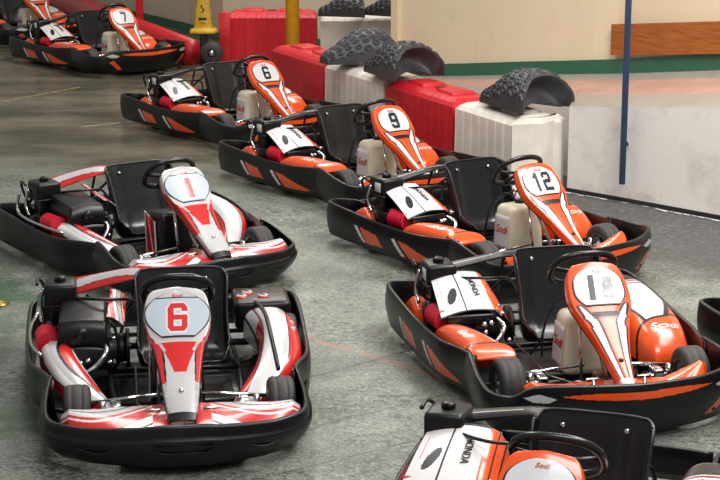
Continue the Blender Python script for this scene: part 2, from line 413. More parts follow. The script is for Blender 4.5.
# blue pole
pb = MB(); pb.box((1.965, 12.84, 1.68), (.042, .05, 3.06), .004); pb.box((1.99, 12.90, .45), (.03, .10, .03), .003)
tag(pb.build('blue_pole', 'bluepole'), 'thin dark blue upright pole in front of the scuffed white low wall', 'pole')

# ------------------------------------------------------------------ kart
def belt(path, th, mats, name, parent, k=8, paint=None, bulge=.012, nz=14, step=0):
    """path rows: x, y, zb, zt, inset of the bottom edge; outward = right of travel rotated so it points away from the kart centre"""
    P = [Vector(r[:3]) for r in path]; Q = cat([Vector((r[3], r[4], 0)) for r in path], k); P = cat(P, k); m = len(P)
    b = MB(); rows = []; L = [0]
    for i in range(m):
        t = (P[min(m - 1, i + 1)] - P[max(0, i - 1)]); t.z = 0; t.normalize(); nr = Vector((t.y, -t.x, 0))
        zb, zt, ins = P[i].z, Q[i].x, Q[i].y; row = []
        for j in range(nz + 1):
            a = j / nz; off = -ins * (1 - a) ** 1.6 + bulge * sin(pi * a) - (step * min(1, max(0, (a - .70) / .05)) if step else 0)
            row.append(Vector((P[i].x, P[i].y, zb + (zt - zb) * a)) + nr * off)
        row.append(row[-1] + Vector((0, 0, .004)) - nr * th * .35); row.append(row[-1] - nr * th * .5)
        for j in range(nz, -1, -nz // 3):
            a = j / nz; off = -ins * (1 - a) ** 1.6 - th + bulge * sin(pi * a)
            row.append(Vector((P[i].x, P[i].y, zb + (zt - zb) * a)) + nr * off)
        rows.append(row)
        if i: L.append(L[-1] + (P[i] - P[i - 1]).length)
    n = len(rows[0]); V = [p for r in rows for p in r]; F = []; MI = []
    for i in range(m - 1):
        for j in range(n):
            j2 = (j + 1) % n
            F.append((i * n + j, (i + 1) * n + j, (i + 1) * n + j2, i * n + j2))
            c = (rows[i][j] + rows[i + 1][j2]) / 2
            MI.append(paint(c.x, c.y, c.z) if (paint and j < nz) else 0)
    F.append(tuple(range(n))); F.append(tuple(range((m - 1) * n, m * n)))
    b.add(V, F, MI + [0, 0]); return b.build(name, mats, parent)
def mir(path): return [(r[0], -r[1], *r[2:]) for r in reversed(path)]

# numerals as stroke outlines in a 0..1 box; + polygons then - polygons
def oct_(x0, y0, x1, y1, c): return [(x0 + c, y0), (x1 - c, y0), (x1, y0 + c), (x1, y1 - c), (x1 - c, y1), (x0 + c, y1), (x0, y1 - c), (x0, y0 + c)]
DIG = {
 '1': ([[(.42, 0), (.72, 0), (.72, 1), (.45, 1), (.2, .8), (.2, .66), (.42, .72)]], []),
 'I': ([[(.27, 0), (.73, 0), (.73, 1), (.27, 1)]], []),
 '2': ([oct_(0, .42, 1, 1, .16), [(0, 0), (1, 0), (1, .2), (0, .2)], [(0, 0), (.3, 0), (.3, .45), (.15, .58), (0, .5)]], [[(.28, .62), (.7, .62), (.7, .82), (.28, .82)], [(-.1, .58), (.28, .58), (.28, .70), (-.1, .70)], ]),
 '6': ([oct_(0, 0, 1, 1, .16)], [[(.30, .20), (.70, .20), (.70, .42), (.30, .42)], [(.30, .60), (1.1, .60), (1.1, .72), (.70, .72), (.70, .82), (.30, .82)]]),
 '7': ([[(0, .80), (0, 1), (1, 1), (1, .72), (.58, 0), (.26, 0), (.68, .72), (.68, .80)]], []),
 '9': ([oct_(0, 0, 1, 1, .16)], [[(.30, .58), (.70, .58), (.70, .80), (.30, .80)], [(-.1, .28), (.30, .28), (.30, .18), (.70, .18), (.70, .40), (-.1, .40)]]),
}
def digit(ch, x, y):
    add, sub = DIG[ch]
    if any(inside(p, x, y) for p in sub): return False
    return any(inside(p, x, y) for p in add)

def lettering(body, size, fn, parent, m, shear=.3, res=3):
    """fn(x, y) -> point on the surface and its normal; x along the writing, y up"""
    cu = bpy.data.curves.new('lettering', 'FONT'); cu.body = body; cu.size = size; cu.extrude = .0008; cu.shear = shear; cu.resolution_u = res; cu.offset = size * .012
    cu.align_x = 'CENTER'; cu.align_y = 'CENTER'
    to = bpy.data.objects.new('tmp', cu); C.objects.link(to); dg = bpy.context.evaluated_depsgraph_get(); me = bpy.data.meshes.new_from_object(to.evaluated_get(dg)); bpy.data.objects.remove(to)
    for v in me.vertices:
        p, nr = fn(v.co.x, v.co.y); v.co = p + nr * (.0015 + v.co.z)
    me.materials.clear(); me.materials.append(M[m]); o = bpy.data.objects.new('lettering', me); C.objects.link(o); o.parent = parent
    return o
FAIR_O = [(0, .335, .690, .10), (.03, .343, .688, .20), (.08, .366, .668, .265), (.2, .418, .615, .310), (.33, .475, .556, .322), (.43, .520, .514, .305), (.50, .555, .482, .265),
          (.65, .645, .418, .195), (.8, .742, .345, .135), (.92, .845, .280, .090), (1.0, .910, .240, .062)]
FAIR_R = [(0, .340, .685, .12), (.03, .348, .683, .21), (.08, .372, .665, .275), (.2, .425, .612, .312), (.33, .482, .555, .308), (.43, .524, .514, .280), (.5, .556, .487, .245),
          (.65, .648, .420, .205), (.8, .748, .350, .175), (.92, .855, .280, .145), (1.0, .925, .228, .120)]
def fair_surface(tab, lift=0.0):
    def S(u, v):
        x, z, w_ = lerp(tab, v); x2, z2, _ = lerp(tab, min(1, v + .01)); x1, z1, _ = lerp(tab, max(0, v - .01))
        t = Vector((x2 - x1, 0, z2 - z1)).normalized(); nr = Vector((-t.z, 0, t.x)) 
        if nr.z < 0: nr = -nr
        a = abs(u); sg = 1 if u >= 0 else -1
        if a < .8: q_ = a / .8; y = .5 * w_ * q_ * .95; d = .012 * q_ * q_
        else: q_ = (a - .8) / .2; y = .5 * w_ * (.95 + .05 * sin(q_ * pi / 2)); d = .012 + .05 * q_ ** 1.3
        return Vector((x, sg * y, z)) + nr * (lift - d)
    return S
def fair_paint_o(u, v):
    a = abs(u)
    if v > .962: return 1
    if .475 < v < .515 and a < .40: return 2
    if .515 < v < .53 and a < .42: return 3
    if v > .40:
        lo = .34 + .30 * max(0, .56 - v) / .16; hi = lo + .26 + .05 * (v > .6)
        if v < .52: hi = lo + .26 * max(0, (v - .40)) / .12
        if lo < a < hi: return 1
        if lo - .075 < a < lo or hi < a < hi + .085: return 2
    if a > .965: return 2
    return 0
def fair_paint_r(u, v):
    a = abs(u)
    if v > .955: return 2
    if v < .47: return 1 if a < .88 - .10 * max(0, v - .3) / .17 else (4 if a < .93 and v < .3 else 0)
    t = (v - .47) / .53
    # silver V over a red heart, red and dark flashes on the flanks
    if t < .07: return 1 if a < .74 else (0 if a < .9 else 3)
    hr = .70 * (1 - t / .72) + .02
    if t < .50 and a < hr - .08 * (t < .2): return 0
    if t < .50 and a < hr + .03: return 4
    if a < .50 + .16 * t: return 1
    if a < .57 + .16 * t: return 2 if t < .6 else 4
    if t < .62: return 0 if a < .88 else 3
    return 4 if a < .9 else 2
def plate_bound(v, red=False):   # half-width (in u) of the number plate
    t = (v - .075) / (.40 if red else .355)
    if t <= 0 or t >= 1: return 0
    if red: return .84 * (sqrt(1 - (1 - t / .45) ** 2) if t < .45 else 1 - .46 * ((t - .45) / .55) ** 1.9)
    return .70 * min(1, sqrt(max(0, 1 - (1 - t / .36) ** 2)) if t < .36 else 1) * (1 if t < .55 else 1 - .36 * ((t - .55) / .45) ** 2.2)
def plate(tab, txt, red, parent):
    S0 = fair_surface(tab, .005)
    v0, v1 = (.075, .47) if red else (.08, .425)
    def S(u, v):
        vv = v0 + (v1 - v0) * v; return S0(u * max(.02, plate_bound(vv, red)), vv)
    nch = len(txt); dw = .070 if nch == 1 else .068; gap = .012; tot = nch * dw + (nch - 1) * gap
    if red: dw = .092; tot = dw
    def paint(u, v):
        vv = v0 + (v1 - v0) * v; w_ = lerp(tab, vv)[2]; uu = u * plate_bound(vv, red)
        y = .5 * w_ * .95 * uu / .8
        if abs(u) > .94 or v > .965: return 1
        if red and v < .14: return 2 if v < .115 else 1
        h = (v - (.25 if red else .20)) / (.62 if red else .66); h = 1 - h
        yy = y + tot / 2 - .006 * (h - .5) * (2 if not red else 1)
        if -.12 < h < 1.12:
            for k, ch in enumerate(txt):
                xx = (yy - k * (dw + gap)) / dw
                if ch == '_':
                    if -.05 < xx < 1.1 and .0 < h < 1.0:
                        return 5 if (.12 < xx < .93 and .08 < h < .92 and not (.25 < xx < .75 and .2 < h < .35)) else 2
                    continue
                if 0 <= h <= 1 and 0 <= xx <= 1 and digit(ch, xx, h): return 3
                if (red and ch != 'I') or ch == '9':
                    for dx, dy in ((.09, 0), (-.09, 0), (0, .06), (0, -.06)):
                        if digit(ch, min(max(xx + dx, 0), 1) if -.09 < xx < 1.09 else 9, min(max(h + dy, 0), 1)) and -.06 < h < 1.06: return 4
        return 0
    b = MB(); b.grid(S, 110, 120, paint, -1, 1, 0, 1)
    if red: ms = ['plate', 'ink', 'silver', 'red', 'white', 'grey', 'dred']
    else: ms = ['wplate', 'ink', 'white', 'ink', 'ink' if 0 else 'grey', 'grey', 'red']
    pl_ = b.build('number_plate', ms, parent, solid=.003)
    def fp(x, y):
        vv = v0 + (v1 - v0) * (.10 if red else .125) - y / .75; w_ = lerp(tab, vv)[2]
        return S0(x * .8 / (.5 * w_ * .95), vv), Vector((.65, 0, .76))
    lettering('Sodi', .030, fp, pl_, 'red')
    return pl_

def tyre(c, r, wd, parent, side):
    b = MB(); h = wd / 2
    b.lathe([(r * .52, -h * .86), (r * .62, -h), (r * .84, -h * 1.0), (r * .95, -h * .86), (r, -h * .62), (r, -h * .45), (r * .988, -h * .42), (r * .988, -h * .36), (r, -h * .33), (r, h * .33), (r * .988, h * .36), (r * .988, h * .42), (r, h * .45), (r, h * .62), (r * .95, h * .86), (r * .84, h), (r * .62, h), (r * .52, h * .86)], c, n=36, cap=False)
    t = b.build('tyre', 'rubber', parent)
    b = MB(); s_ = side
    b.lathe([(r * .52, -h * .9), (r * .56, -h * .94), (r * .53, -h * .6), (r * .44, -h * .3), (r * .30, -h * .2), (r * .30, h * .2), (r * .44, h * .3), (r * .53, h * .6), (r * .56, h * .94), (r * .52, h * .9)], c, n=30, cap=False)
    b.lathe([(r * .31, -h * .2), (r * .31, h * .2)], c, n=24)
    b.lathe([(.001, -h * .95), (.022, -h * .95), (.026, -h * .5), (.026, h * .5), (.022, h * .95), (.001, h * .95)], c, n=14, cap=False)
    for k in range(3):
        a = 2 * pi * k / 3 + .4
        b.lathe([(.007, -h * .42), (.007, h * .42)], (c[0] + cos(a) * r * .22, c[1], c[2] + sin(a) * r * .22), n=8)
    b.build('rim', 'rim', t)
    return t

def arch_pod(x0, x1, yo, yi, crest, zb, mats, name, parent, paint, nu=230, nv=110, pw=.55):
    """closed bulging pod: u runs from rear to front, v from the outer to the inner edge. yo/yi/crest/zb are tables of u"""
    def S(u, v):
        x = x0 + (x1 - x0) * u; a = lerp(yo, u)[0]; b_ = lerp(yi, u)[0]; cr = lerp(crest, u)[0]; z0 = lerp(zb, u)[0]
        end = min(1, sqrt(max(0, 1 - (1 - min(u, 1 - u) / .07) ** 2)) if min(u, 1 - u) < .07 else 1)
        th = pi * v; cx = -cos(th); cx = math.copysign(abs(cx) ** .75, cx)
        yc, hw = (a + b_) / 2, (b_ - a) / 2
        return Vector((x, yc + hw * cx * (.75 + .25 * end), z0 + (cr - z0) * (sin(th) ** pw) * (.35 + .65 * end)))
    b = MB(); b.grid(S, nu, nv, paint, 0, 1, 0, 1)
    for e in (0, 1):
        ring = [S(e, j / nv) for j in range(nv + 1)]; b.add(ring, [tuple(range(nv + 1))], 0)
    ring = [S(i / nu, 0) for i in range(nu + 1)] + [S(i / nu, 1) for i in range(nu, -1, -1)]
    F = [(i, i + 1, 2 * nu + 1 - (i + 1), 2 * nu + 1 - i) for i in range(nu)]; b.add(ring, F, 0)
    o = b.build(name, mats, parent); POD[o.name] = S
    return o
POD = {}

def swoosh(u, v, ph=0.0, k=1.0):
    q_ = (v * 1.15 - .55 * u * k + .16 * sin(5.2 * u + ph)) % 1.0
    if q_ < .30: return 0
    if q_ < .34: return 3
    if q_ < .56: return 1
    if q_ < .62: return 2
    if q_ < .84: return 4
    return 0 if q_ < .93 else 1

def make_kart(red):
    K = thing('go_kart', '', 'go-kart')
    T = FAIR_R if red else FAIR_O
    # --- chassis
    b = MB()
    for s in (-1, 1):
        b.tube([(-.86, .30 * s, .10), (-.3, .33 * s, .075), (.2, .30 * s, .07), (.42, .20 * s, .08), (.80, .20 * s, .09), (.93, .18 * s, .10)], .014, 8, smooth_path=4)
        b.tube([(.42, .20 * s, .08), (.50, .34 * s, .11)], .013, 8); b.tube([(-.35, .33 * s, .08), (-.4, .62 * s, .12), (.38, .60 * s, .12), (.3, .30 * s, .08)], .011, 8, smooth_path=3)
    for x, hw in ((-.86, .60), (-.30, .34), (.22, .30), (.93, .42), (.60, .20)): b.tube([(x, -hw, .10 if abs(x) > .8 else .075), (x, hw, .10 if abs(x) > .8 else .075)], .013, 8)
    b.build('chassis_frame', 'frame', K)
    b = MB(); b.box((.36, 0, .055), (1.12, .56, .012), .004); b.box((-.08, 0, .050), (.86, 1.04, .010), .003); b.box((.89, 0, .085), (.05, .50, .07), .01); b.build('floor_tray', 'black', K)
    b = MB(); b.lathe([(.018, -.55), (.018, .55)], (-.52, 0, .14), n=16); b.lathe([(.075, -.008), (.075, .008)], (-.52, .16, .14), n=24)
    b.lathe([(.088, -.006), (.088, .006)], (-.52, -.33, .14), n=24); b.box((-.52, .28, .13), (.08, .03, .12), .008); b.box((-.52, -.24, .13), (.08, .03, .12), .008)
    b.build('rear_axle', 'dark', K)
    for s in (-1, 1):
        tyre((.50, .475 * s, .135), .135, .125, K, s); tyre((-.54, .555 * s, .14), .14, .19, K, s)
    # --- steering gear
    for s in (-1, 1):
        b = MB(); b.tube([(.43, .41 * s, .16), (.40, .05 * s, .18)], .010, 8); b.build('tie_rod', 'chrome', K)
        b = MB(); b.tube([(.50, .21 * s, .13), (.50, .42 * s, .135)], .014, 8); b.box((.49, .30 * s, .155), (.09, .05, .03), .006); b.lathe([(.016, -.05), (.016, .05)], (.50, .36 * s, .14), 'z', 12); b.build('stub_axle', 'chrome', K)
    b = MB(); b.tube([(.66, 0, .09), (.19, 0, .61)], .011, 10, mi=0); b.tube([(.52, -.10, .09), (.42, -.09, .50)], .0085, 8, mi=0); b.tube([(.52, .10, .09), (.42, .09, .50)], .0085, 8, mi=0); b.tube([(.42, -.09, .50), (.36, 0, .46), (.42, .09, .50)], .0085, 8)
    b.build('steering_column', 'chrome', K)
    # steering wheel: flattened ring with spokes
    sw = MB(); ctr = Vector((.165, .01, .608)); ax = Vector((.62, 0, -.52)).normalized(); up = Vector((0, 1, 0)).cross(ax).normalized()
    if up.z < 0: up = -up
    ring = []
    for k in range(40):
        a = 2 * pi * k / 40; cy, cz = cos(a), sin(a)
        yy = math.copysign(abs(cy) ** .82, cy) * .165; zz = math.copysign(abs(cz) ** .82, cz) * (.135 if cz > 0 else .12)
        ring.append(ctr + Vector((0, yy, 0)) + up * zz)
    sw.tube(ring, .017, 10, closed=True)
    wheel_o = sw.build('steering_wheel', 'seat', K)
    b = MB(); c_ = ctr + ax * .02
    for dy, dz in ((.15, .015), (-.15, .015), (.05, -.112), (-.05, -.112)): b.tube([c_, ctr + Vector((0, dy, 0)) + up * dz], .011, 8)
    b.lathe([(.03, -.012), (.034, 0), (.03, .012)], c_, (ax, Vector((0, 1, 0)), up), 18)
    b.build('spoke', 'frame', wheel_o)
    # --- pedals, brake pump
    for s in (-1, 1):
        b = MB(); b.tube([(.80, .12 * s, .08), (.76, .13 * s, .22)], .008, 8); b.box((.755, .13 * s, .215), (.02, .07, .03), .005)
        b.tube([(.76, .13 * s, .20), (.70, .19 * s, .20), (.55, .24 * s, .12)], .005, 6); b.build('pedal', 'chrome', K)
    b = MB(); b.box((.62, -.06, .12), (.12, .045, .04), .008); b.lathe([(.026, 0), (.026, .05), (.022, .055)], (.64, -.06, .14), 'z', 16); b.tube([(.62, -.06, .12), (.3, -.2, .1), (-.3, -.2, .1)], .005, 6)
    bp_ = b.build('brake_pump', 'rim', K)
    b = MB(); b.lathe([(.030, 0), (.030, .022), (.026, .026)], (.64, -.06, .195), 'z', 18); b.build('cap', 'stray', bp_)
    b = MB(); b.box((.56, .12, .10), (.20, .09, .07), .01); b.build('battery_box', 'black', K)
    # --- seat
    prof = [(0, -.430, .580, .440, .035), (.06, -.424, .560, .462, .05), (.18, -.405, .50, .465, .075), (.40, -.365, .37, .450, .095), (.58, -.32, .24, .455, .115), (.70, -.275, .165, .465, .125), (.82, -.18, .135, .46, .11), (.92, -.09, .155, .44, .08), (1.0, -.04, .185, .40, .035)]
    SY = .045
    def SS(u, v):
        x, z, w_, d = lerp(prof, v); x2, z2, _, _ = lerp(prof, min(1, v + .02)); x1, z1, _, _ = lerp(prof, max(0, v - .02))
        t = Vector((x2 - x1, 0, z2 - z1)).normalized(); nr = Vector((-t.z, 0, t.x))
        if nr.x < 0 and v < .6: nr = -nr
        a = abs(u); sg = 1 if u >= 0 else -1
        cx = min(1.0, a / .72); y = .5 * w_ * (cx * .93 + (.07 * sin((a - .72) / .28 * pi / 2) if a > .72 else 0))
        f = 0.012 * cx ** 2 + (d * ((a - .72) / .28) ** 1.25 if a > .72 else 0)
        f += .006 * math.exp(-((a - .42) / .08) ** 2)
        if v < .12: z -= .045 * a ** 5 * (1 - v / .12)
        return Vector((x, SY + sg * y, z)) + nr * f
    b = MB(); b.grid(SS, 36, 40, None, -1, 1, 0, 1); st = b.build('seat', 'seat', K, solid=.007, off=-1)
    b = MB()
    for s in (-1, 1):
        for v in ((.14, .13),):
            p = SS(.42 * s, v[0]); b.lathe([(.012, -.004), (.012, .006), (.008, .010)], p + Vector((.006, 0, .002)), 'x', 12)
    split_build(b, 'seat_bolt', 'chrome', st)
    b = MB()
    rimp = [SS(-1 + 2 * k / 14, 0) for k in range(15)]; rimp = [SS(-1, .9 - .1 * k) for k in range(9)] + rimp + [SS(1, .1 * k) for k in range(1, 10)]
    b.tube(rimp, .0065, 6); b.build('seat_edge', 'frame', st)
    b = MB()
    for s in (-1, 1): b.tube([(-.40, .16 * s, .48), (-.62, .24 * s, .30), (-.70, .28 * s, .12)], .010, 8); b.tube([(-.30, .21 * s, .22), (-.25, .33 * s, .08)], .010, 8)
    split_build(b, 'seat_stay', 'frame', K)
    # --- bumpers
    side = [(-.76, -.50, .08, .25, 0), (-.98, -.50, .07, .255, 0), (-1.05, -.60, .06, .265, .0), (-1.02, -.72, .055, .272, .01), (-.90, -.755, .05, .272, .015), (-.6, -.755, .05, .262, .015), (-.3, -.742, .05, .25, .015),
            (.05, -.715, .05, .25, .015), (.28, -.665 if not red else -.64, .05, .265, .02), (.44, -.635 if not red else -.60, .055, .275, .02)]
    def sp(x, y, z):
        x_ = x
        for q_, m_ in (([(-.60, .19), (-.56, .19), (-.47, .09), (-.51, .09)], 2), ([(-.53, .19), (-.34, .17), (-.27, .095), (-.46, .09)], 1), ([(-.17, .185), (-.13, .185), (-.03, .085), (-.07, .085)], 2),
                       ([(-.10, .185), (.00, .175), (.30, .09), (.24, .08), (.02, .08)], 1)):
            if inside(q_, x_, z): return m_
        return 0
    ms = ['black', 'orange', 'white']
    belt(side, .022, ms, 'side_bumper', K, 10 if red else 40, None if red else sp, nz=15 if red else 36)
    sl = [(r[0], r[1] * .92, *r[2:]) for r in mir(side)]
    o2 = belt(sl, .022, ms, 'side_bumper', K, 10 if red else 40, None if red else sp, nz=15 if red else 36)
    belt([(-1.06, .44, .08, .235, 0), (-1.085, .2, .08, .235, 0), (-1.085, -.2, .08, .235, 0), (-1.06, -.47, .08, .235, 0)], .03, ['black'], 'rear_bumper', K, 4)
    if red:
        fr = [(.38, -.62, .06, .285, .02), (.50, -.63, .05, .275, .03), (.67, -.64, .045, .235, .05), (.81, -.62, .04, .215, .07), (.90, -.55, .035, .215, .09), (.975, -.42, .035, .215, .08), (1.03, -.20, .035, .225, .055), (1.045, -.10, .035, .235, .05)]
        fr = fr + [(1.05, 0, .035, .235, .05)] + [(r[0], r[1] * .93, *r[2:]) for r in mir(fr)]
    else:
        fr = [(.40, -.655, .06, .285, .02), (.52, -.675, .05, .280, .03), (.72, -.695, .045, .255, .04), (.88, -.68, .04, .235, .05), (.97, -.60, .035, .235, .06), (1.01, -.50, .035, .285, .06), (1.04, -.36, .035, .292, .06), (1.06, -.18, .035, .288, .05)]
        fl_ = [(.40, .59, .06, .285, .02), (.52, .60, .05, .285, .03), (.70, .60, .045, .290, .04), (.82, .575, .04, .305, .05), (.90, .515, .035, .305, .06), (.955, .43, .035, .29, .06), (1.01, .31, .035, .285, .06), (1.045, .16, .035, .285, .05)]
        fr = fr + [(1.065, 0, .035, .285, .05)] + fl_[::-1]
    def fpnt(x, y, z):
        if x < .5: return 0
        yy = abs(y)
        if yy < .38 and x > .88 and abs(z - (.235 + .03 * yy)) < .018 * (1 - (yy / .38) ** 3): return 1
        if inside([(.36, .08), (.41, .075), (.52, .17), (.47, .185)], yy, z) and x > .8: return 1
        if x > .85 and inside([(.40, .235), (.44, .215), (.51, .22), (.55, .24), (.48, .258)], yy, z): return 2
        return 0
    belt(fr, .024, ['black', 'orange', 'silver', 'orange'], 'front_bumper', K, 40 if not red else 10, None if red else fpnt, bulge=.02, nz=72 if not red else 24, step=.014 if red else 0)
    if red:
        b = MB()
        for s in (-1, 1):
            k_ = 1 if s < 0 else .93; b.tube([(1.010, .26 * s * k_, .150), (.990, .36 * s * k_, .112), (.950, .45 * s * k_, .118), (.925, .50 * s * k_, .145)], .006, 6, smooth_path=3)
        b.tube([(1.058, -.13, .150), (1.058, .13, .150), (1.052, .10, .118), (1.052, -.10, .118)], .005, 6, closed=True)
        split_build(b, 'moulded_rib', 'black', K)
        # grooved lip and the flat black top strip
    # --- nose panel over the front
    zN = .012
    def SN(u, v):   # u -1..1 across, v 0 rear .. 1 front
        a = abs(u); y = u * (.545 if red else .46)
        xr = .64 - .10 * math.exp(-((a - .98) / .25) ** 2) + (.05 if a < .3 else 0) + (.09 * a ** 3); xr = .67 + .05 * a * a - .10 * max(0, a - .7)
        xf = (1.03 if red else 1.0) - .03 * a - .22 * a ** 3
        z = (.200 if red else .165) + .02 * (1 - v) + .028 * sin(pi * v) * (.4 + a) - .03 * v
        if a > .93: z -= (a - .93) * .5
        if not red and a > .55: z += .085 * (a - .55) / .45 * (1 if u > 0 else .3)
        return Vector((xr + (xf - xr) * v, y, z))
    def np_(u, v):
        a = abs(u)
        if red:
            if v > .93: return 5
            if a < .24: return 0 if v < .8 else 1
            k = swoosh(a, v, 1.2, 1.6)
            return k
        return 0
    b = MB(); b.grid(SN, 280, 70, np_, -1, 1, 0, 1); b.build('nose_panel', ['red', 'white', 'ink', 'dred', 'silver', 'black'] if red else ['orange', 'white'], K, solid=.006)
    # --- fairing
    b = MB(); b.grid(fair_surface(T), 70, 120, fair_paint_r if red else fair_paint_o, -1, 1, 0, 1)
    f = b.build('front_fairing', ['red', 'silver', 'ink', 'dred', 'grey'] if red else ['orange', 'white', 'ink', 'dred'], K, solid=.004)
    p = fair_surface(T)(0, .85); b = MB(); b.lathe([(.012, 0), (.012, .005), (.006, .009)], p, (Vector((.6, 0, .8)), Vector((0, 1, 0)), Vector((.8, 0, -.6))), 12); b.build('screw', 'ink' if not red else 'chrome', f)
    # --- fuel tank between the legs
    if red:
        b = MB(); b.box((.20, 0, .225), (.24, .26, .30), .035, 3, taper=(.85, .9)); tk = b.build('fuel_tank', 'black', K)
        b = MB()
        def SP(u, v): return Vector((.12 + .15 * u - .03 * v, -.142 + .008 * v - .0, .10 + .27 * v - .12 * u * v * .4))
        b.grid(SP, 30, 40, lambda u, v: 1 if (u < .12 or u > .9 or abs(u - .75 + .4 * v) < .05) else (2 if abs(v - .5 - .3 * (u - .5)) < .02 else 0)); b.build('side_panel', ['red', 'white', 'ink'], tk, solid=.006)
    else:
        b = MB(); b.box((.17, .025, .235), (.22, .28, .32), .045, 4, taper=(.86, .88));
        tk = b.build('fuel_tank', 'tank', K)
        b = MB(); b.lathe([(.034, 0), (.034, .022), (.028, .028)], (.16, .04, .392), 'z', 18); b.build('cap', 'ink', tk)
        b = MB(); b.tube([(.16, -.0, .42), (.12, -.04, .46), (.06, -.12, .38), (.05, -.16, .22), (.0, -.2, .12)], .006, 6, smooth_path=5); b.tube([(.18, .05, .42), (.13, .02, .47), (.10, -.10, .41), (.08, -.155, .30), (.06, -.16, .12)], .005, 6, smooth_path=5); split_build(b, 'hose', 'ink', tk)
        # label with a scribbled red signature on the kart's right face and front face edge
        def SL(u, v): return Vector((.095 + .15 * u, -.1185 + .014 * v, .11 + .22 * v))
        b = MB(); b.grid(SL, 8, 8); s1 = b.build('sticker', 'white', tk, solid=.002)
        lettering('Sodi', .072, lambda x, y: (SL(.5 + x / .15, .58 + y / .22), Vector((0, -1, 0))), s1, 'red')
    # --- side pods
    if red:
        pm = ['red', 'white', 'ink', 'dred', 'silver']
        def rb(u, v):
            e = v + .22 * sin(3.0 * u + .3) - .10
            if e < .16: return 0
            if e < .20: return 3
            if e < .42: return 1 if u > .12 else 0
            if e < .56: return 4
            if e < .60: return 2
            if e < .82: return 0 if u < .85 else 1
            return 1
        arch_pod(-.18, .46, [(0, -.68), (.4, -.63), (.8, -.52), (1, -.36)], [(0, -.52), (.4, -.46), (.8, -.36), (1, -.30)], [(0, .30), (.3, .30), (.7, .23), (1, .15)], [(0, .18), (.6, .15), (1, .11)],
                 pm, 'side_pod', K, rb, pw=.45)
        def rb2(u, v):
            e = v + .20 * sin(3.2 * u) - .08 * u
            if e < .14: return 4
            if e < .18: return 2
            if e < .36: return 0 if u > .25 else 1
            if e < .40: return 3
            if e < .66: return 1
            if e < .74: return 4
            if e < .76: return 2
            if .25 < u < .45 and abs((e - .88) - .05 * sin(u * 70)) < .02: return 1
            return 0
        arch_pod(-.58, .42, [(0, .36), (.35, .43), (.7, .38), (1, .24)], [(0, .60), (.3, .635), (.7, .60), (1, .38)], [(0, .32), (.3, .34), (.7, .27), (1, .13)], [(0, .16), (1, .10)],
                 pm, 'side_pod', K, rb2, pw=.45)
    else:
        pm = ['orange', 'white', 'ink', 'dred', 'silver']
        def rp(u, v):
            if .62 < v < .78 and .02 < u < .80 - (v - .62): return 1
            if .78 < v < .84 and u < .82: return 3
            if .60 < v < .62 and u < .82: return 3
            if .80 < u < .825 and v < .8: return 2
            return 0
        arch_pod(-.14, .44, [(0, -.69), (.5, -.67), (1, -.625)], [(0, -.60), (.3, -.52), (1, -.40)], [(0, .25), (.2, .30), (.6, .315), (.85, .300), (1, .27)], [(0, .15), (.7, .15), (.85, .27), (1, .25)], pm, 'side_pod', K, rp, pw=.42)
        pod = [c for c in C.objects if c.parent == K and c.name.startswith('side_pod')][0]; Sp = POD[pod.name]
        lettering('Sodi', .062, lambda x, y: (Sp(.55 + x / .58, .40 + y / .28), Vector((0, -.4, .9))), pod, 'white')
        arch_pod(-.74, -.52, [(0, -.70), (1, -.70)], [(0, -.60), (1, -.60)], [(0, .24), (.5, .29), (1, .25)], [(0, .16), (1, .16)], pm, 'rear_pod', K, lambda u, v: 0, nu=30, nv=16)
        def lp2(u, v):     # v: 0 inner edge .. 1 outer edge
            c_ = u + .16 * (v - .5)
            if c_ < .27: return 2 if abs(c_ - .12) > .005 else 4
            if c_ < .36: return 3 if abs(c_ - .29) < .010 or abs(c_ - .33) < .010 else 1
            edge = .90 - .75 * (u - .30)
            if v < edge and c_ < .78:
                if v < .14 + (u - .3) * .5 and u > .42: return 2 if v > .10 + (u - .3) * .5 else 0
                return 1
            if v < edge + .07 and c_ < .80: return 2
            if .775 < c_ < .795: return 2
            return 0
        arch_pod(-.74, .34, [(0, .38), (.4, .33), (.8, .30), (1, .34)], [(0, .60), (.3, .62), (.75, .60), (1, .54)], [(0, .30), (.15, .36), (.6, .35), (.85, .30), (1, .22)], [(0, .12), (1, .12)], pm, 'side_pod', K, lp2, nu=240, nv=120, pw=.5)
        pod = [c for c in C.objects if c.parent == K and c.name.startswith('side_pod')][-1]; Sq = POD[pod.name]
        lettering('Sodi', .062, lambda x, y: (Sq(.865 - y / 1.1, .52 + x / .34), Vector((.5, .1, .85))), pod, 'white')
    # --- engine on the right of the seat
    b = MB(); b.box((-.34, -.43, .18), (.28, .24, .14), .03); b.box((-.34, -.44, .29), (.22, .18, .12), .02); b.lathe([(.05, -.10), (.055, 0), (.05, .10)], (-.20, -.52, .22), 'x', 18); b.lathe([(.045, -.09), (.045, .09)], (-.14, -.38, .24), 'y', 18); b.box((-.10, -.50, .13), (.14, .16, .06), .015)
    for k in range(6): b.box((-.24 + .02 * k, -.44, .24), (.006, .17, .13), .002)
    b.lathe([(.07, -.03), (.075, 0), (.07, .03)], (-.30, -.27, .20), 'y', 24); b.lathe([(.10, -.01), (.10, .01)], (-.30, -.235, .20), 'y', 24)
    b.box((-.45, -.60, .24), (.12, .10, .12), .015)
    eng = b.build('engine', 'dark', K)
    b = MB()
    b.tube([(-.10, -.36, .30), (-.02, -.34, .27), (.02, -.40, .20), (-.02, -.46, .16)], .014, 8, smooth_path=4); b.tube([(-.55, -.66, .46), (-.56, -.68, .36), (-.52, -.67, .28)], .010, 8, smooth_path=4)
    for k in range(9):
        a, r_, z_ = random.uniform(-.48, -.06), random.uniform(-.58, -.30), random.uniform(.26, .36); b.lathe([(.011, -.014), (.011, .014)], (a, r_, z_), random.choice('xyz'), 10)
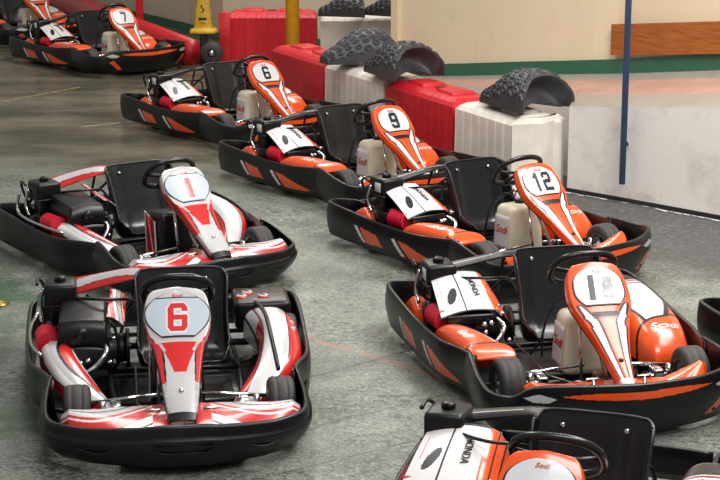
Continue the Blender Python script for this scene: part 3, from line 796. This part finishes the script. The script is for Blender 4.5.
    for k in range(6): b.lathe([(.012, -.02), (.012, .02)], (-.06 + random.uniform(-.02, .03), random.uniform(-.56, -.3), random.uniform(.14, .30)), 'x', 10)
    split_build(b, 'fitting', 'chrome', eng)
    b = MB(); b.box((-.50, -.57, .45), (.19, .165, .125), .022, 3, rot=(0, 0, .0)); b.box((-.50, -.57, .40), (.205, .18, .014), .005); b.lathe([(.03, 0), (.03, .018), (.022, .024)], (-.50, -.57, .512), 'z', 16); b.box((-.50, -.57, .53), (.06, .016, .016), .004)
    b.box((-.50, -.565, .355), (.12, .12, .10), .01); ab = b.build('air_box', 'black', eng)
    if not red:
        b = MB(); b.box((-.475, -.654, .455), (.07, .004, .06), .001, 1); b.build('sticker', 'white', ab)
    b = MB(); pf = [(.02, -.075)]
    for k in range(6): pf += [(.058, -.072 + .024 * k), (.058, -.061 + .024 * k), (.045, -.060 + .024 * k), (.045, -.049 + .024 * k)]
    pf += [(.058, .072), (.058, .082), (.02, .082)]
    b.lathe(pf, (-.22, -.635, .285), (Vector((1, .1, 0)).normalized(), Vector((0, 0, 1)), Vector((.1, -1, 0)).normalized()), 26)
    b.s = [False] * len(b.s)
    b.build('air_filter', 'filter', eng)
    b = MB(); b.tube([(-.62, -.62, .30), (-.66, -.66, .44), (-.60, -.685, .50), (-.52, -.69, .49)], .009, 8, smooth_path=4); b.tube([(-.42, -.52, .44), (-.3, -.36, .46), (-.4, -.2, .42), (-.55, -.1, .3)], .008, 8, smooth_path=4)
    b.tube([(-.60, -.60, .40), (-.68, -.62, .30), (-.64, -.60, .18)], .011, 8, smooth_path=4); split_build(b, 'hose', 'ink', eng)
    if red:
        def SC(u, v):  # u across y from outer to inner, v rear to front
            x = -.45 + .40 * v; y = -.585 + .26 * u
            z = .445 - .03 * v - .015 * (2 * u - 1) ** 2
            e = max(abs(2 * u - 1), abs(2 * v - 1))
            if e > .86: z -= (e - .86) * .9
            return Vector((x, y, z))
        b = MB(); b.grid(SC, 28, 28)
        for (u0_, v0_, u1_, v1_) in ((0, 0, 1, 0), (0, 1, 1, 1), (0, 0, 0, 1), (1, 0, 1, 1)):
            def SW(s_, t_):
                p = SC(u0_ + (u1_ - u0_) * s_, v0_ + (v1_ - v0_) * s_); return p - Vector((0, 0, .11 * t_))
            b.grid(SW, 20, 4)
        cv = b.build('engine_cover', 'black', eng, solid=.004)
        b = MB(); b.lathe([(.034, 0), (.034, .004)], (-.046, -.46, .355), 'x', 20); b.build('slot', 'ink', cv)
        def SF(u, v): return Vector((-.50 + .42 * v, -.335 + .085 * u + .02 * (1 - v), .462 - .05 * u * u - .03 * v))
        b = MB(); b.grid(SF, 24, 40, lambda u, v: swoosh(v * .6, u, .9, .4)); b.build('cover_flank', ['red', 'white', 'ink', 'dred', 'silver'], cv, solid=.004)
    else:
        def SC(u, v):  # u across from outer 0 to inner 1, v rear to front
            x = -.47 + (.38 - .02 * u) * v + .04 * (1 - u) * (1 - v); y = -.635 + .255 * u + .05 * (v) * (u - .5)
            z = .445 - .125 * v ** 1.3 + .022 * sin(pi * min(1, u)) - .01 + .025 * u
            return Vector((x, y, z))
        def cp(u, v):
            if ((u - .30 + .35 * (v - .62)) / .09) ** 2 + ((v - .62) / .17) ** 2 < 1: return 2
            if abs(u - .47) < .018: return 2
            if abs(v - .03) < .03 or v > .965 or u < .02: return 2
            if abs(u - .12) < .012 and .2 < v < .6: return 1
            return 0
        b = MB(); b.grid(SC, 70, 70, cp); cv = b.build('engine_cover', ['white', 'orange', 'ink'], eng, solid=.006)
        # lettering along the inner half of the cover
        cu = bpy.data.curves.new('lettering', 'FONT'); cu.body = 'HONDA'; cu.size = .042; cu.extrude = .0012; cu.align_x = 'CENTER'; cu.align_y = 'CENTER'
        to = bpy.data.objects.new('tmp', cu); C.objects.link(to); dg = bpy.context.evaluated_depsgraph_get(); me = bpy.data.meshes.new_from_object(to.evaluated_get(dg)); bpy.data.objects.remove(to)
        for v_ in me.vertices:
            u_ = .76 + (v_.co.y) / .255; vv = .50 + v_.co.x / .38          # text runs rear to front
            p = SC(min(1, max(0, u_)), min(1, max(0, vv))); v_.co = p + Vector((0, 0, .0045 + v_.co.z))
        me.materials.append(M['ink']); lt = bpy.data.objects.new('lettering', me); C.objects.link(lt); lt.parent = cv
        def SF(u, v): return Vector((-.47 + .38 * v, -.375 + .12 * u + .025 * (v - .5), .458 - .125 * v ** 1.3 - .03 * u - .13 * u ** 2.2))
        b = MB(); b.grid(SF, 24, 40, lambda u, v: 2 if abs(u - .35) < .03 or abs(u - .6) < .02 or v > .96 else 0); b.build('cover_flank', ['orange', 'white', 'ink'], cv, solid=.004)
        b = MB(); b.box((-.10, -.50, .30), (.03, .26, .05), .01); b.build('cover_lip', 'black', cv)
    # --- arm sweeping from the engine up behind the seat
    def SA(u, v):
        x, y, z, wd = lerp([(0, -.63, -.52, .475, .17), (.4, -.58, -.38, .515, .15), (.8, -.50, -.22, .565, .12), (1, -.46, -.14, .575, .09)], u)
        wd *= .62 if red else .7
        return Vector((x + wd * (v - .5) * .8, y - .05 * (v - .5), z - .02 - (wd * (v - .5) * .75 if red else wd * (v - .5) * .25) - .5 * wd * (v - .5) ** 2))
    b = MB()
    b.grid(SA, 40, 18, (lambda u, v: 1 if .30 < v + .25 * sin(3 * u) < .85 else (2 if .85 <= v + .25 * sin(3 * u) < .92 else 0)) if red else (lambda u, v: 1 if (.55 < v < .62 and u < .7) else 0))
    b.build('rear_arm', ['red', 'silver', 'dred'] if red else ['black', 'silver'], K, solid=.008)
    b = MB(); b.tube([(-.62, -.44, .40), (-.66, -.3, .2), (-.60, -.28, .1)], .009, 8); b.tube([(-.5, -.2, .55), (-.62, -.2, .3)], .009, 8); split_build(b, 'support_bracket', 'frame', K)
    if red:
        b = MB(); b.box((-.72, .48, .265), (.32, .30, .15), .025, 3); gd = b.build('wheel_guard', 'black', K)
        for (dx, dy) in ((-.05, -.05), (.02, -.085), (.025, .03)):
            b = MB(); b.lathe([(.034, 0), (.034, .004)], (-.70 + dx, .46 + dy, .340), 'z', 20, mi=0); b.lathe([(.027, .004), (.027, .006)], (-.72 + dx, .46 + dy, .340), 'z', 20, mi=1); b.box((-.72 + dx, .46 + dy, .348), (.035, .012, .003), .001, 1, (0, 0, .7), 2)
            b.build('sticker', ['red', 'white', 'ink'], gd)
        b = MB(); b.tube([(-.56, .44, .345), (-.2, .46, .385), (.2, .46, .37), (.44, .47, .29)], .011, 8, smooth_path=4); b.build('guard_rod', 'black', K)
        b = MB(); b.tube([(-.66, -.68, .42), (-.66, -.70, .30), (-.45, -.725, .285), (-.15, -.71, .285), (.0, -.66, .27)], .010, 8, smooth_path=4); b.build('guard_tube', 'chrome', K)
    return K

proto = {False: make_kart(False), True: make_kart(True)}
used = {False: False, True: False}
GK = 'rental go-karts parked in rows on the hall floor'
KARTS = [  # x, y, yaw, red, number, label
 (1.082, 8.724, -1.362, False, 'I_', 'orange go-kart whose white plate shows a 1 beside a worn-away digit'),
 (.922, 11.208, -1.035, False, '12', 'orange go-kart with number 12, next to the nearest white barrier'),
 (.018, 13.472, -1.002, False, '9', 'orange go-kart with number 9, next to the red barrier in the middle of the row'),
 (-1.092, 15.972, -.975, False, '6', 'orange go-kart with a black number 6, beside the red barriers'),
 (-2.975, 20.40, -.920, False, '7', 'orange go-kart with number 7, at the back beside the red tube rail'),
 (-4.42, 22.9, -.95, False, None, 'farthest orange go-kart, standing behind the one numbered 7'),
 (.750, 6.070, -1.88, False, None, 'orange go-kart standing in front of all others, nose out of view'),
 (2.86, 8.45, -1.25, False, None, 'go-kart of which only a black rear bumper corner is in view'),
 (-1.323, 11.110, -1.006, True, 'I', 'red and silver go-kart with a red number 1, behind the other red one'),
 (-.912, 8.279, -1.435, True, '6', 'red and silver go-kart with a large red 6, in front of the other red one'),
]
for (x, y, a, red, num, lab) in KARTS:
    k = proto[red] if not used[red] else copy_tree(proto[red])
    if not used[red]: used[red] = True; keep = k
    k.location = (x, y, 0); k.rotation_euler = (0, 0, a); k['label'] = lab; k['group'] = GK
    KARTS[KARTS.index((x, y, a, red, num, lab))] = (k, red, num)
for (k, red, num) in KARTS:     # plates last, so that every copy gets its own number
    fa = [c for c in C.objects if c.parent == k and c.name.startswith('front_fairing')][0]
    plate(FAIR_R if red else FAIR_O, num or ' '[:0], red, fa)

# ------------------------------------------------------------------ water-filled barriers
def barrier(loc, ang, L, W, H, m, label, chamf=False):
    T = thing('plastic_barrier', label, 'barrier', (loc[0], loc[1], 0), ang, 'red and white plastic track barriers')
    b = MB(); bm = bmesh.new()
    # plan outline: 0..L along x, 0..W in -y (the visible face is y = 0)
    if chamf: plan = [(0, 0), (L - .0, 0), (L + .14, -W * .38), (L + .14, -W * .72), (L - .05, -W), (0, -W)]
    else: plan = [(0, 0), (L, 0), (L, -W), (0, -W)]
    # flute the long faces
    out = []
    def flute(p, q, nn):
        for k in range(nn):
            t0 = k / nn; t1 = (k + .42) / nn; t2 = (k + .5) / nn; t3 = (k + .92) / nn
            d = Vector((q[0] - p[0], q[1] - p[1])); nr = Vector((d.y, -d.x)).normalized() * .004
            for t, o in ((t0, 0), (t1, 0), (t2, 1), (t3, 1)):
                if k == 0 and t == 0: out.append(Vector(p)); continue
                c_ = Vector(p) + d * t + nr * o; out.append(c_)
    n = len(plan)
    for i in range(n):
        p, q_ = plan[i], plan[(i + 1) % n]; ln = (Vector(q_) - Vector(p)).length
        flute(p, q_, max(1, round(ln / .13)))
    cx, cy = L / 2, -W / 2
    def ring(z, ins):
        r = []
        for p in out:
            dx = max(-1, min(1, (p.x - cx) / (L / 2))); dy = max(-1, min(1, (p.y - cy) / (W / 2)))
            r.append((p.x - dx * ins, p.y - dy * ins, z))
        return r
    rings = [ring(0, .0), ring(.04, .0), ring(H * .90, .004), ring(H * .955, .03), ring(H, .075), ring(H, .09)]
    V = [p for r in rings for p in r]; m_ = len(out); F = []
    for i in range(len(rings) - 1):
        for k in range(m_): F.append((i * m_ + k, i * m_ + (k + 1) % m_, (i + 1) * m_ + (k + 1) % m_, (i + 1) * m_ + k))
    F.append(tuple(range(m_))); F.append(tuple(range((len(rings) - 1) * m_, len(rings) * m_)))
    b.add(V, F, 0, False); b.build('body', m, T)
    b = MB(); b.box((L * .30, -W / 2, H + .012), (L * .24, W * .5, .03), .008, 2, taper=(.9, .85)); b.box((L * .72, -W / 2, H + .012), (L * .24, W * .5, .03), .008, 2, taper=(.9, .85)); split_build(b, 'top_block', m, T)
    b = MB(); b.lathe([(.045, 0), (.05, .004), (.05, .008)], (L * .51, -W / 2, H - .002), 'z', 18); b.build('filler_hole', 'ink', T)
    return T
def ba(p, q): return math.atan2(q[1] - p[1], q[0] - p[0])
# the row beside the karts: the long face runs from its far to its near end, the body lies to the right
def rowb(p, q, m, lab, W=.46, chamf=False):
    a = ba(p, q); L = sqrt((q[0] - p[0]) ** 2 + (q[1] - p[1]) ** 2)
    # body must lie on the right (+x,+y side): mirror by starting at the near end
    T = barrier(q, a + pi, L, W, .58, m, lab, False) if not chamf else barrier(q, a + pi, L, W, .58, m, lab, False)
    return T
rowb((.77, 14.05), (1.16, 13.22), 'bwht', 'white plastic barrier at the near end of the row, against the low wall', .46)
rowb((.22, 15.22), (.755, 14.09), 'brrl', 'red plastic barrier between the two white barriers of the row')
rowb((-.335, 16.42), (.205, 15.26), 'bwht', 'white plastic barrier between the two red ones, behind kart number 9')
rowb((-.90, 17.62), (-.35, 16.46), 'brrl', 'red plastic barrier in front of the yellow post, beside the orange kart 6')
barrier((-.50, 20.2), pi, 1.03, .46, .62, 'brrl', 'large red plastic barrier behind the yellow post, beside the red post')
barrier((.62, 20.2), pi, 1.08, .46, .58, 'bwht', 'far white plastic barrier with black rubber pads on its top')
# chamfered end piece of the nearest white barrier
e = MB()
pl = [(1.165, 13.215), (1.40, 13.27), (1.60, 13.50), (1.585, 13.56), (1.17 + .40, 13.22 + .24)]
H = .575
b = e; rb = [(x, y, 0) for x, y in pl]; rt = [(x, y, H * .93) for x, y in pl]; cc = (1.37, 13.42)
rt2 = [(x + (cc[0] - x) * .22, y + (cc[1] - y) * .22, H) for x, y in pl]
V = rb + rt + rt2; n5 = 5; F = []
for i in range(2):
    for k in range(n5): F.append((i * n5 + k, i * n5 + (k + 1) % n5, (i + 1) * n5 + (k + 1) % n5, (i + 1) * n5 + k))
F += [tuple(range(5)), tuple(range(10, 15))]
e.add(V, F, 0, False)
ew = [o for o in C.objects if o.get('label', '').startswith('white plastic barrier at the near end')][0]
eo = e.build('end_piece', 'bwht'); eo.parent = ew
bpy.context.view_layer.update(); eo.matrix_parent_inverse = ew.matrix_world.inverted()

# ------------------------------------------------------------------ studded rubber pads (seat inserts) lying on the barriers
def pad(loc, ang, label, s=1.0, z=.58, tilt=(0, 0)):
    tab = [(0, .44, .265), (.12, .44, .295), (.40, .40, .285), (.60, .34, .225), (.78, .28, .15), (.92, .23, .11), (1, .20, .07)]   # t: width, height
    Ld = .60
    def base(u, v):
        w_, h = lerp(tab, v); th = pi * u; cx = -cos(th); cx = math.copysign(abs(cx) ** .75, cx)
        y = .5 * w_ * cx * s; zz = h * sin(th) ** .55 * s
        y += math.copysign(.07 * (1 - v) ** 4 * abs(cx) ** 8 * s, cx)
        x = -Ld * v * s + .07 * abs(cx) ** 3 * s * (1 - v)
        return Vector((x, y, zz)), Vector((.15, cx, max(0, sin(th)))).normalized()
    def S(u, v):     # u: 0..1 across the arch; v: 0 opening .. 1 tail; round studs with a dimple
        p, nr = base(u, v)
        nv_ = 8; row = int(min(nv_ - 1, v * nv_)); fu = (u * 9 + (.5 if row % 2 else 0)) % 1 - .5; fv = (v * nv_) % 1 - .5
        r = sqrt(fu * fu + fv * fv) / .40
        st = 0
        if r < 1 and .05 < u < .95: st = (1 - r ** 4) * .017 - (.020 * max(0, 1 - (r / .55) ** 2) if r < .55 else 0)
        return p + nr * st * s
    b = MB(); b.grid(S, 180, 128, None, 0, 1, 0, 1)
    # smooth hollow end: a bowl that slopes inward from the rim down to an arched lower edge
    def SI(u, t):
        p, nr = base(u, 0); rim = p - nr * .0
        c = p.y / (.22 * s); low = Vector((-.03 * s * (1 - .6 * min(1, c * c)), p.y * .93, max(0, .06 * s * (1 - c * c))))
        rim2 = p - nr * .018 * s
        q = rim2.lerp(low, t); q.x -= .10 * s * sin(pi * min(1, t * .9 + .05)) * max(0, 1 - c * c) ** .5
        return q
    b.grid(SI, 60, 30, None, 0, 1, 0, 1)
    R0 = [S(i / 60, 0) for i in range(61)]; R1 = [SI(i / 60, 0) for i in range(61)]
    b.add(R0 + R1, [(i, i + 1, 62 + i, 61 + i) for i in range(60)], 0)
    R0 = [S(i / 120, 1) for i in range(121)]; b.add(R0, [tuple(range(121))], 0)
    # underside
    R0 = [SI(i / 60, 1) for i in range(61)]; R1 = [Vector((-Ld * s * .98, base(i / 60, 1)[0].y * .9, .004)) for i in range(61)]
    b.add(R0 + R1, [(i, i + 1, 62 + i, 61 + i) for i in range(60)], 0)
    o = b.build('rubber_pad', 'pad', None, fix=True)
    o.location = (loc[0], loc[1], z); o.rotation_euler = (tilt[0], tilt[1], ang)
    return tag(o, label, 'rubber pad', 'studded black rubber pads on the barriers')
pad((1.41, 13.38), radians(-50), 'studded black rubber pad on the white barrier that touches the low wall', 1.0, .622)
pad((.48, 15.10), radians(-52), 'studded black rubber pad lying where the middle white barrier meets a red one', 1.0, .616)
pad((.20, 16.25), radians(25), 'studded black rubber pad on the back end of the middle white barrier', .98, .616)
pad((.0, 20.0), radians(0), 'black rubber pad on the far white barrier, next to the red barrier', .8, .612)
pad((.52, 20.0), radians(-15), 'black rubber pad on the far white barrier, next to the beige wall', .8, .612)

# ------------------------------------------------------------------ posts, cone, red rail
y_ = MB(); y_.lathe([(.075, 0), (.075, 2.6)], (-.745, 19.3, 0), 'z', 24); y_.box((-.745, 19.3, .01), (.26, .26, .02), .004)
tag(y_.build('yellow_post', 'yellow'), 'thick yellow upright post between two red barriers', 'post')
r_ = MB(); r_.box((-1.555, 20.12, .32), (.13, .10, .64), .008); tag(r_.build('red_post', 'beam'), 'short red square post beside the large far red barrier', 'post')
r_ = MB(); r_.box((-2.93, 23.3, 1.0), (.09, .09, 2.0), .008); tag(r_.build('red_post', 'beam'), 'tall thin red post behind the red tube rail', 'post')
# red rail: rounded long beam lying on the floor
A, B2 = Vector((-5.55, 28.5, 0)), Vector((-2.06, 20.25, 0)); d = (B2 - A); Lb = d.length; d.normalize(); nn = Vector((d.y, -d.x, 0))
pr = [(.03, 0)] + [(.13 - .13 * cos(pi * (k / 12)), .09 + .21 * sin(pi * k / 12) ** .8) for k in range(13)] + [(.23, 0)]
bmr = MB(); V = []
for t in (0, 1):
    for (o_, z_) in pr: V.append(A + d * Lb * t - nn * (-.0) + (-nn) * (-o_) + Vector((0, 0, z_)))
V = [A + d * Lb * t + Vector((-d.y, d.x, 0)) * (o_) + Vector((0, 0, z_)) for t in (0, 1) for (o_, z_) in pr]
npn = len(pr); F = [(k, k + 1, npn + k + 1, npn + k) for k in range(npn - 1)] + [tuple(range(npn)), tuple(range(npn, 2 * npn)), (0, npn - 1, 2 * npn - 1, npn)]
bmr.add(V, F, 0, True)
tag(bmr.build('red_rail', 'beam'), 'long rounded red rail lying on the floor behind kart 7', 'barrier')
# caution cone on a grey stand with a wheel
cn = thing('caution_cone', 'yellow warning cone stuck over a dark grey stand behind kart 6', 'cone', (-1.79, 20.0, 0))
b = MB()
def SCn(u, v):
    a = 2 * pi * u; r0, z0 = lerp([(0, .175, .42), (.06, .165, .455), (.12, .125, .47), (.3, .112, .55), (.7, .085, .74), (1, .060, .92)], v)
    sq = 1 / max(abs(cos(a)), abs(sin(a))) ** .6
    return Vector((cos(a) * r0 * sq * .92, sin(a) * r0 * sq * .92, z0))
def cnp(u, v):
    f_ = (u * 4 + .5) % 1; 
    if .34 < v < .40 and .22 < f_ < .80: return 1
    if .26 < v < .29 and .3 < f_ < .7: return 1
    if .52 < v < .70 and abs(f_ - .5 + .1 * sin(v * 40)) < .07: return 1
    return 0
b.grid(SCn, 96, 60, cnp, wrapu=True); b.build('cone_shell', ['ycone', 'ink'], cn, solid=.006)
b = MB(); b.lathe([(.045, .0), (.045, .9)], (0, 0, 0), 'z', 18); b.box((0, 0, .02), (.3, .3, .04), .01); b.build('stand', 'steel', cn)
b = MB(); b.lathe([(.05, -.03), (.12, -.03), (.13, 0), (.12, .03), (.05, .03)], (.10, -.14, .20), 'y', 28, cap=False); b.lathe([(.06, -.02), (.06, .02)], (.10, -.14, .20), 'y', 20); wv = b.build('wheel', 'rubber', cn)
b = MB(); b.lathe([(.028, 0), (.028, .01)], (.10, -.175, .20), 'y', 16); b.build('hub', 'chrome', wv)
# small brass-coloured stand at the left edge
b = MB(); b.lathe([(.07, 0), (.07, .008), (.03, .02), (.014, .035), (.012, .16), (.02, .17), (.02, .18)], (-2.165, 10.06, 0), 'z', 24)
tag(b.build('brass_stand', 'brass'), 'small brass-coloured stand foot on the floor at the left edge', 'stand')
